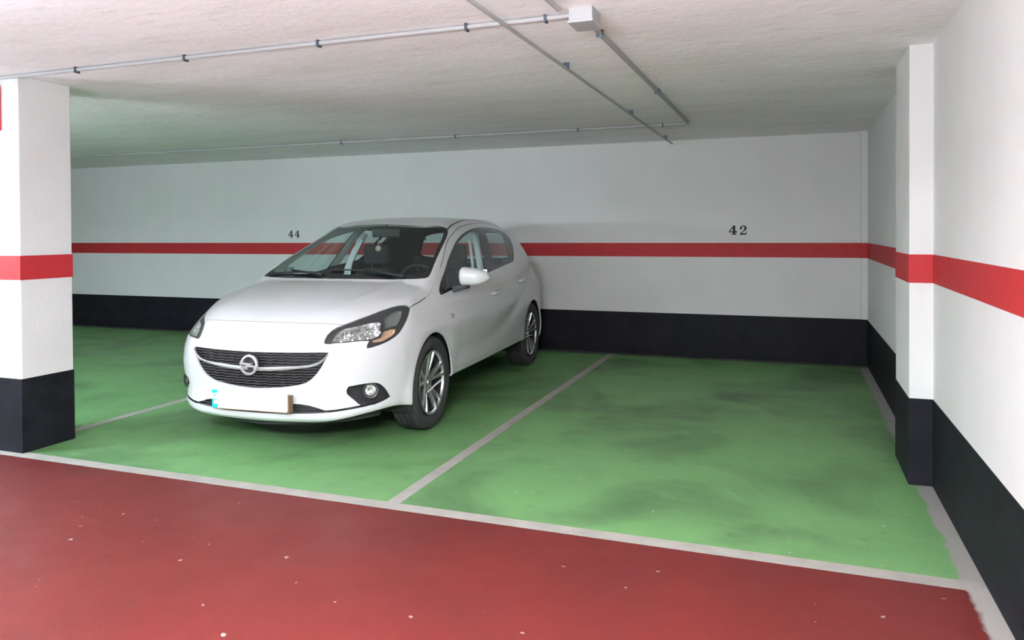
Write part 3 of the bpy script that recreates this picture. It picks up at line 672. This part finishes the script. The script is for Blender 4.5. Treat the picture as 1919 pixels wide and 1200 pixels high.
# round badge: ring with a flash through it
ex=.872; ez=.541
mb=MB(); n=48; V=[];F=[]
for i in range(n):
    a=2*math.pi*i/n
    for r,dx in ((.061,-.006),(.058,.004),(.049,.006),(.0455,-.006)): V.append((ex+dx-(r*math.sin(a))*.10,r*math.cos(a),ez+r*math.sin(a)))
for i in range(n):
    for j in range(4): F.append((i*4+j,((i+1)%n)*4+j,((i+1)%n)*4+(j+1)%4,i*4+(j+1)%4))
mb.add(V,F); fl_=[(-.060,.014),(.030,.010),(.012,.0005),(.060,-.004),(.060,-.014),(-.030,-.010),(-.012,-.0005),(-.060,.004)]
mb.prism(fl_,lambda u,v,w:(ex-.004+w,u,ez+v),.011)
em=mb.build('emblem',M['chrome'],GRO,angle=35); em['label']='round chrome badge with horizontal lightning flash'
MB().lathe([(0,.001),(0,.05)],32).build('badge_back',M['black'],GRO); bpy.data.objects['badge_back'].matrix_local=Matrix.Translation((.852,0,ez))@Matrix.Rotation(-math.pi/2,4,'Z')
# number plate (blank) in its holder
px_=.872; pz=.3275
HOL=MB().box((px_-.05,-.262,pz-.062),(px_-.004,.266,pz+.04)).build('plate_holder',M['holder'],CAR,bevel=.003)
rr=[(-.26,-.055),(.252,-.055),(.26,-.047),(.26,.047),(.252,.055),(-.26,.055)]
PL=MB().prism(rr,lambda u,v,w:(px_-.004+w,u,pz+v),.005).build('number_plate',M['plate'],CAR); PL['label']='blank white number plate with teal band'
mb=MB(); A=lambda P_:mb.prism(P_,lambda u,v,w:(px_+.0005+w,u,pz+v),.0012)
A([(-.259,.054),(-.259,.034),(-.222,.036),(-.222,.054)]); A([(-.246,.016),(-.246,.024),(-.234,.024),(-.234,.016)])
A([(-.259,-.001),(-.259,-.028),(-.250,-.028),(-.246,-.012),(-.232,-.004),(-.236,-.001)]); A([(-.259,-.028),(-.259,-.054),(-.222,-.054),(-.222,-.032),(-.240,-.034),(-.250,-.026)])
mb.build('country_band',M['teal'],PL)
# fog lamps
for s in (1,-1):
    fr=recess('fog_lamp_recess',R_FOG,.045,M['black'],CAR,False,s)
    ax=Vector((.82,.57*s,0)).normalized(); c=Vector((.622,.672*s,.372))
    rot=ax.to_track_quat('Y','Z').to_matrix().to_4x4()
    fo=empty('fog_lamp'); fo.parent=CAR; fo.matrix_local=Matrix.Translation(c-ax*.022)@rot
    MB().lathe([(-.03,.024),(.0,.031),(.010,.046),(.014,.048),(.016,.044),(.006,.034)],32).build('fog_ring',M['bezel'],fo,smooth=True)
    MB().lathe([(-.02,.002),(-.016,.016),(-.004,.028),(.000,.031)],14).build('fog_reflector',M['refl'],fo)
    MB().lathe([(.016,.0005),(.014,.02),(.006,.041)],28).build('fog_lens',M['lens'],fo,smooth=True)
# black spoiler lip below the bumper
mb=MB(); ys=np.linspace(-.66,.66,41); V=[];F=[]
xb=[]
for y in ys:
    z=.215+.05*max(0,(abs(y)-.3))**1.3; x=float(front_x(np.array([y]),np.array([max(z,.24)]))[0])-.06-.04*abs(y); 
    V+=[(x,y,z+.02),(x-.012,y,z-.052+.03*abs(y)),(x-.035,y,z-.052+.03*abs(y)),(x-.05,y,z+.02)]
for i in range(40):
    for j in range(4): F.append((i*4+j,i*4+(j+1)%4,(i+1)*4+(j+1)%4,(i+1)*4+j))
mb.add(V,F+[(0,3,2,1),(160,161,162,163)]).build('spoiler_lip',M['black'],CAR,angle=60)
# arch liners
for cx in (0.0,-2.51):
    for s in (1,-1):
        V=[];F=[];n=30
        for i in range(n+1):
            a=math.radians(-22+224*i/n)
            for r,y in ((.338,.80),(.350,.775),(.352,.50),(.06,.50)): V.append((cx+r*math.cos(a),y*s,.311+r*math.sin(a)))
        for i in range(n):
            for j in range(3): F.append((i*4+j,i*4+j+1,(i+1)*4+j+1,(i+1)*4+j))
        mk('arch_liner',V,F,M['under'],CAR,False)
# wheels
def make_wheel():
    w=empty('wheel'); 
    tp=[(-.075,.218),(-.090,.235),(-.0975,.262),(-.094,.290),(-.080,.305),(-.060,.3105)]
    for g in (-.036,0,.036): tp+=[(g-.006,.311),(g-.0045,.304),(g+.0045,.304),(g+.006,.311)]
    tp+=[(.060,.3105),(.080,.305),(.094,.290),(.0975,.262),(.090,.235),(.075,.218),(-.075,.214),(-.075,.218)]
    MB().lathe(tp,72).build('tyre',M['rubber'],w,smooth=False,angle=40)
    rim=MB().lathe([(-.08,.205),(-.08,.212),(-.06,.200),(.02,.185),(.055,.196),(.078,.207),(.084,.2165),(.088,.2160),(.086,.205),(.072,.199)],64).lathe([(.072,.199),(.05,.194),(.02,.183),(-.06,.195),(-.08,.205)],64,mi=1).build('rim',None,w,mats=[M['alloy'],M['under']],angle=40)
    mb=MB()
    for k in range(5):
        base=math.radians(90+72*k)
        for sgn in (-1,1):
            # each spoke: from hub outward, slightly splayed
            V=[];F=[]; st=[(.045,.10,.036,.030),(.09,.15,.030,.054),(.15,.175,.030,.068),(.203,.195,.034,.078)]
            for r,sp,hw,yo in st:
                a=base+sgn*sp*1.05; ca,sa=math.cos(a),math.sin(a); t=(-sa,ca)
                yy=yo if r>.05 else .045
                for dw,dy in ((-hw*.5,-.004),(-hw*.32,.010),(hw*.32,.010),(hw*.5,-.004),(hw*.4,-.022),(-hw*.4,-.022)):
                    V.append((r*ca+t[0]*dw,yy+dy,r*sa+t[1]*dw))
            for i in range(3):
                for j in range(6): F.append((i*6+j,(i+1)*6+j,(i+1)*6+(j+1)%6,i*6+(j+1)%6))
            mb.add(V,F+[tuple(range(6)),tuple(range(23,17,-1))])
    mb.lathe([(.02,.050),(.048,.060),(.058,.052),(.060,.034),(.052,.030),(.052,.001)],40)
    mb.build('spokes',M['alloy'],w,angle=35)
    for k in range(5):
        mb=MB(); a=math.radians(54+72*k); mb.lathe([(.05,.009),(.063,.008),(.064,.001)],8,c=(.041*math.cos(a),0,.041*math.sin(a))); mb.build('wheel_bolt',M['disc'],w)
    MB().lathe([(.050,.026),(.062,.0255),(.066,.022),(.067,.001)],32).build('hub_cap',M['alloy'],w,angle=40)
    MB().lathe([(-.01,.06),(-.01,.132),(.012,.134),(.012,.06),(.03,.058),(.03,.001)],48).build('brake_disc',M['disc'],w,angle=40)
    MB().lathe([(-.05,.20),(-.05,.001)],40).build('hub_back',M['under'],w)
    return w
def copy_tree(o,parent=None):
    c=o.copy(); COL.objects.link(c); c.parent=parent
    for ch in list(o.children): copy_tree(ch,c)
    return c
w0=make_wheel(); w0.parent=CAR; first=True
for cx,trk in ((0.0,.722),(-2.51,.726)):
    for s in (1,-1):
        w=w0 if first else copy_tree(w0,CAR); first=False
        w.location=(cx,trk*s,.311); w.rotation_euler=(0,math.radians(0 if s>0 else 0),0 if s>0 else math.pi)
# door mirrors
for s in (1,-1):
    dF=DOORS[s][0]
    bmx=bmesh.new(); bmesh.ops.create_uvsphere(bmx,u_segments=40,v_segments=28,radius=1)
    for v in bmx.verts:
        x,y,z=v.co; y=max(-1,min(1,y)); rad=math.sqrt(max(1e-9,1-y*y)); x/=max(rad,1e-4); z/=max(rad,1e-4)
        t=(y+1)/2                                  # 0 = inner blunt end, 1 = outer pointed end
        q=t*2.6 if t<.2 else .52+(t-.2)*.6
        env=min(1,max(0,(1-(1-min(t/.16,1))**2.6)))**.5*(1-max(0,(t-.35)/.65)**2.6)**.62
        hz=.070*env*(1-.18*t); hx=.066*env
        sx=math.copysign(abs(x)**.85,x); sz=math.copysign(abs(z)**.80,z)
        v.co=Vector((max(sx*hx,-.030)-.045*t,(t-.5)*.215,sz*hz+(.004-.012*t)))
    me=bpy.data.meshes.new('side_mirror'); bmx.to_mesh(me); bmx.free(); me.materials.append(M['paint']); me.polygons.foreach_set('use_smooth',np.ones(len(me.polygons),bool))
    o=bpy.data.objects.new('side_mirror',me); COL.objects.link(o); o.parent=CAR; o.location=(-.500,.930,.996)
    if s<0:
        me.transform(Matrix.Scale(-1,4,(0,1,0))); me.flip_normals(); o.location=(-.72,-.83,.990); o.rotation_euler.z=math.radians(-72)
    o['label']='white door mirror housing'
    mg=MB().box((-.073,-.09,-.045),(-.069,.08,.05)).build('mirror_glass',M['chrome'],o,bevel=.001); mg.location=(.0,0,0)
    V=[(-.05,-.150,-.115),(.035,-.150,-.117),(-.05,-.160,-.070),(.035,-.160,-.070),(-.04,-.045,-.088),(.015,-.045,-.088),(-.04,-.04,-.055),(.02,-.04,-.055)]
    if s<0: V=[(a*.5,b*.5-.04,c) for a,b,c in V]
    V=[(a,b*s,c) for a,b,c in V]
    MB().add(V,[(0,1,3,2),(4,6,7,5),(0,4,5,1),(2,3,7,6),(0,2,6,4),(1,5,7,3)]).build('mirror_foot',M['black'],o,bevel=.004)
# door handles and side repeater
for s in (1,-1):
    for di,(hx0,hx1,hz0,hz1) in enumerate(((-1.175,-1.325,.812,.822),(-1.965,-2.105,.868,.880))):
        xs_=np.linspace(hx0,hx1,9); zs_=np.linspace(hz0,hz1,9); ys_=side_y(xs_,zs_)
        pts=[(x,(y+.004+.024*min(1,1.6*math.sin(math.pi*i/8)))*s,z) for i,(x,y,z) in enumerate(zip(xs_,ys_,zs_))]
        MB().tube(pts,[.008]+[.0125]*7+[.008],12).build('door_handle',M['paint'],DOORS[s][di],smooth=True)
    x,z=-.335,.724; y=float(side_y(np.array([x]),np.array([z]))[0])
    mb=MB().box((x-.030,min((y-.006)*s,(y+.006)*s),z-.016),(x+.030,max((y-.006)*s,(y+.006)*s),z+.016)); mb.build('side_repeater',M['pvc'],CAR,bevel=.003)
# wipers and cowl
for y0,y1,x1 in ((.52,-.06,-.155),(-.10,-.62,-.20)):
    def wsp(x,y): 
        a,b=np.array([.9]),np.array([1.5])
        for _ in range(24):
            m=(a+b)/2; i=body(np.array([x]),np.array([y]),m)<0; a=np.where(i,m,a); b=np.where(i,b,m)
        return float(a[0])
    ys_=np.linspace(y0,y1,10); xs_=np.linspace(-.20 if y0>.3 else -.15,x1-.03,10)
    w_=MB().tube([(x,y,wsp(x,y)+.012) for x,y in zip(xs_,ys_)],.006,8).build('wiper',M['black'],CAR,smooth=True)
    MB().tube([(xs_[0]+.03,ys_[0],wsp(xs_[0]+.03,ys_[0])+.02),(xs_[5],ys_[5],wsp(xs_[5],ys_[5])+.026)],.008,8).build('wiper_arm',M['black'],w_,smooth=True)
# ---------------- cabin
def rbox(name,a,b,m,parent,bevel=.02,taper=None,loc=None,rot=None,segs=3):
    mb=MB().box(a,b); o=mk(name,mb.V,mb.F,m,parent,True,loc)
    bx=bmesh.new(); bx.from_mesh(o.data); bmesh.ops.recalc_face_normals(bx,faces=bx.faces)
    bmesh.ops.subdivide_edges(bx,edges=bx.edges[:],cuts=2,use_grid_fill=True)
    if taper: 
        for v in bx.verts: v.co=Vector(taper(*v.co))
    bmesh.ops.bevel(bx,geom=[e for e in bx.edges if len(e.link_faces)==2 and e.calc_face_angle(0)>.8],offset=bevel,segments=segs,affect='EDGES',profile=.5)
    bx.to_mesh(o.data); bx.free()
    if rot: o.rotation_euler=rot
    return o
rbox('dashboard',(-.80,-.66,.62),(-.30,.66,.955),M['lining'],CAR,.05,taper=lambda x,y,z:(x+(.08 if z>.9 and x>-.5 else 0),y*(1-.10*(x+.8)),z+(.02 if (z>.9 and .15<y<.6 and x<-.6) else 0)))
MB().tube([(-.33,-.60,.90),(-.28,0,.93),(-.33,.60,.90)],.03,10).build('dashboard_top',M['lining'],CAR,smooth=True)
for y in (.36,-.36):
    st=empty('front_seat'); st.parent=CAR; st.location=(-1.28,y,.30)
    rbox('seat_cushion',(-.02,-.25,.0),(.50,.25,.20),M['fabric'],st,.05)
    rbox('backrest',(-.10,-.25,.10),(.04,.25,.70),M['fabric'],st,.05,taper=lambda x,y,z:(x-(z-.1)*.30,y*(1-.32*max(0,z-.45)/.25),z))
    hr=rbox('headrest',(-.31,-.13,.735),(-.20,.13,.915),M['fabric'],st,.035)
    [MB().tube([(-.245,q,.66),(-.25,q,.76)],.006,8).build('headrest_post',M['black'],st) for q in (-.06,.06)]
rs=empty('rear_seat'); rs.parent=CAR; rs.location=(-2.15,0,.32)
rbox('seat_cushion',(-.1,-.62,0),(.35,.62,.20),M['fabric'],rs,.05)
rbox('backrest',(-.30,-.62,.12),(-.14,.62,.62),M['fabric'],rs,.05,taper=lambda x,y,z:(x-(z-.1)*.3,y,z))
for y in (-.36,.36): rbox('headrest',(-.49,y-.12,.60),(-.40,y+.12,.74),M['fabric'],rs,.03)
sw=empty('steering_wheel'); sw.parent=CAR; sw.location=(-.86,.36,.90); sw.rotation_euler=(0,math.radians(-64),0)
nn=40; MB().tube([(.18*math.cos(2*math.pi*i/nn),.18*math.sin(2*math.pi*i/nn),0) for i in range(nn+1)],.014,10,caps=False).build('wheel_rim',M['black'],sw,smooth=True)
mb=MB().box((-.05,-.06,-.03),(.05,.06,.01))
for a in (0,math.pi,-math.pi/2+math.pi): mb.tube([(.04*math.sin(a),.04*math.cos(a),-.01),(.18*math.sin(a),.18*math.cos(a),0)],.016,8)
mb.build('wheel_spokes',M['black'],sw,bevel=.0)
im=rbox('interior_mirror',(-.012,-.12,-.035),(.012,.12,.035),M['black'],CAR,.012); im.location=(-.82,.07,1.318)
MB().tube([(-.0,0,.02),(-.01,0,.068)],.008,8).build('mirror_stalk',M['black'],im)
for s in (1,-1):   # belts hanging down the centre pillars
    MB().tube([(-1.535,.525*s,1.25),(-1.44,.585*s,1.05),(-1.39,.62*s,.70)],.013,4).build('seat_belt',M['headliner'],CAR)
    MB().tube([(-1.615,.535*s,1.31),(-1.535,.60*s,1.15),(-1.475,.645*s,.99),(-1.46,.66*s,.80)],.030,8).build('pillar_trim',M['headliner'],CAR,smooth=True)
pd=MB().tube([(0,0,.10),(0,0,.02)],.0015,6); pd.lathe([(-.02,.004),(-.016,.018),(0,.026),(.016,.018),(.02,.004)],16)
pdo=pd.build('hanging_pendant',M['cream'],None,smooth=True)
tag(pdo,'small cream pendant hanging inside the white car behind its windscreen','pendant')
loc=Matrix.Translation((-3.0872,4.5016,0))@Matrix.Rotation(TH,4,'Z')@Vector((-.80,.01,1.194)); pdo.location=loc
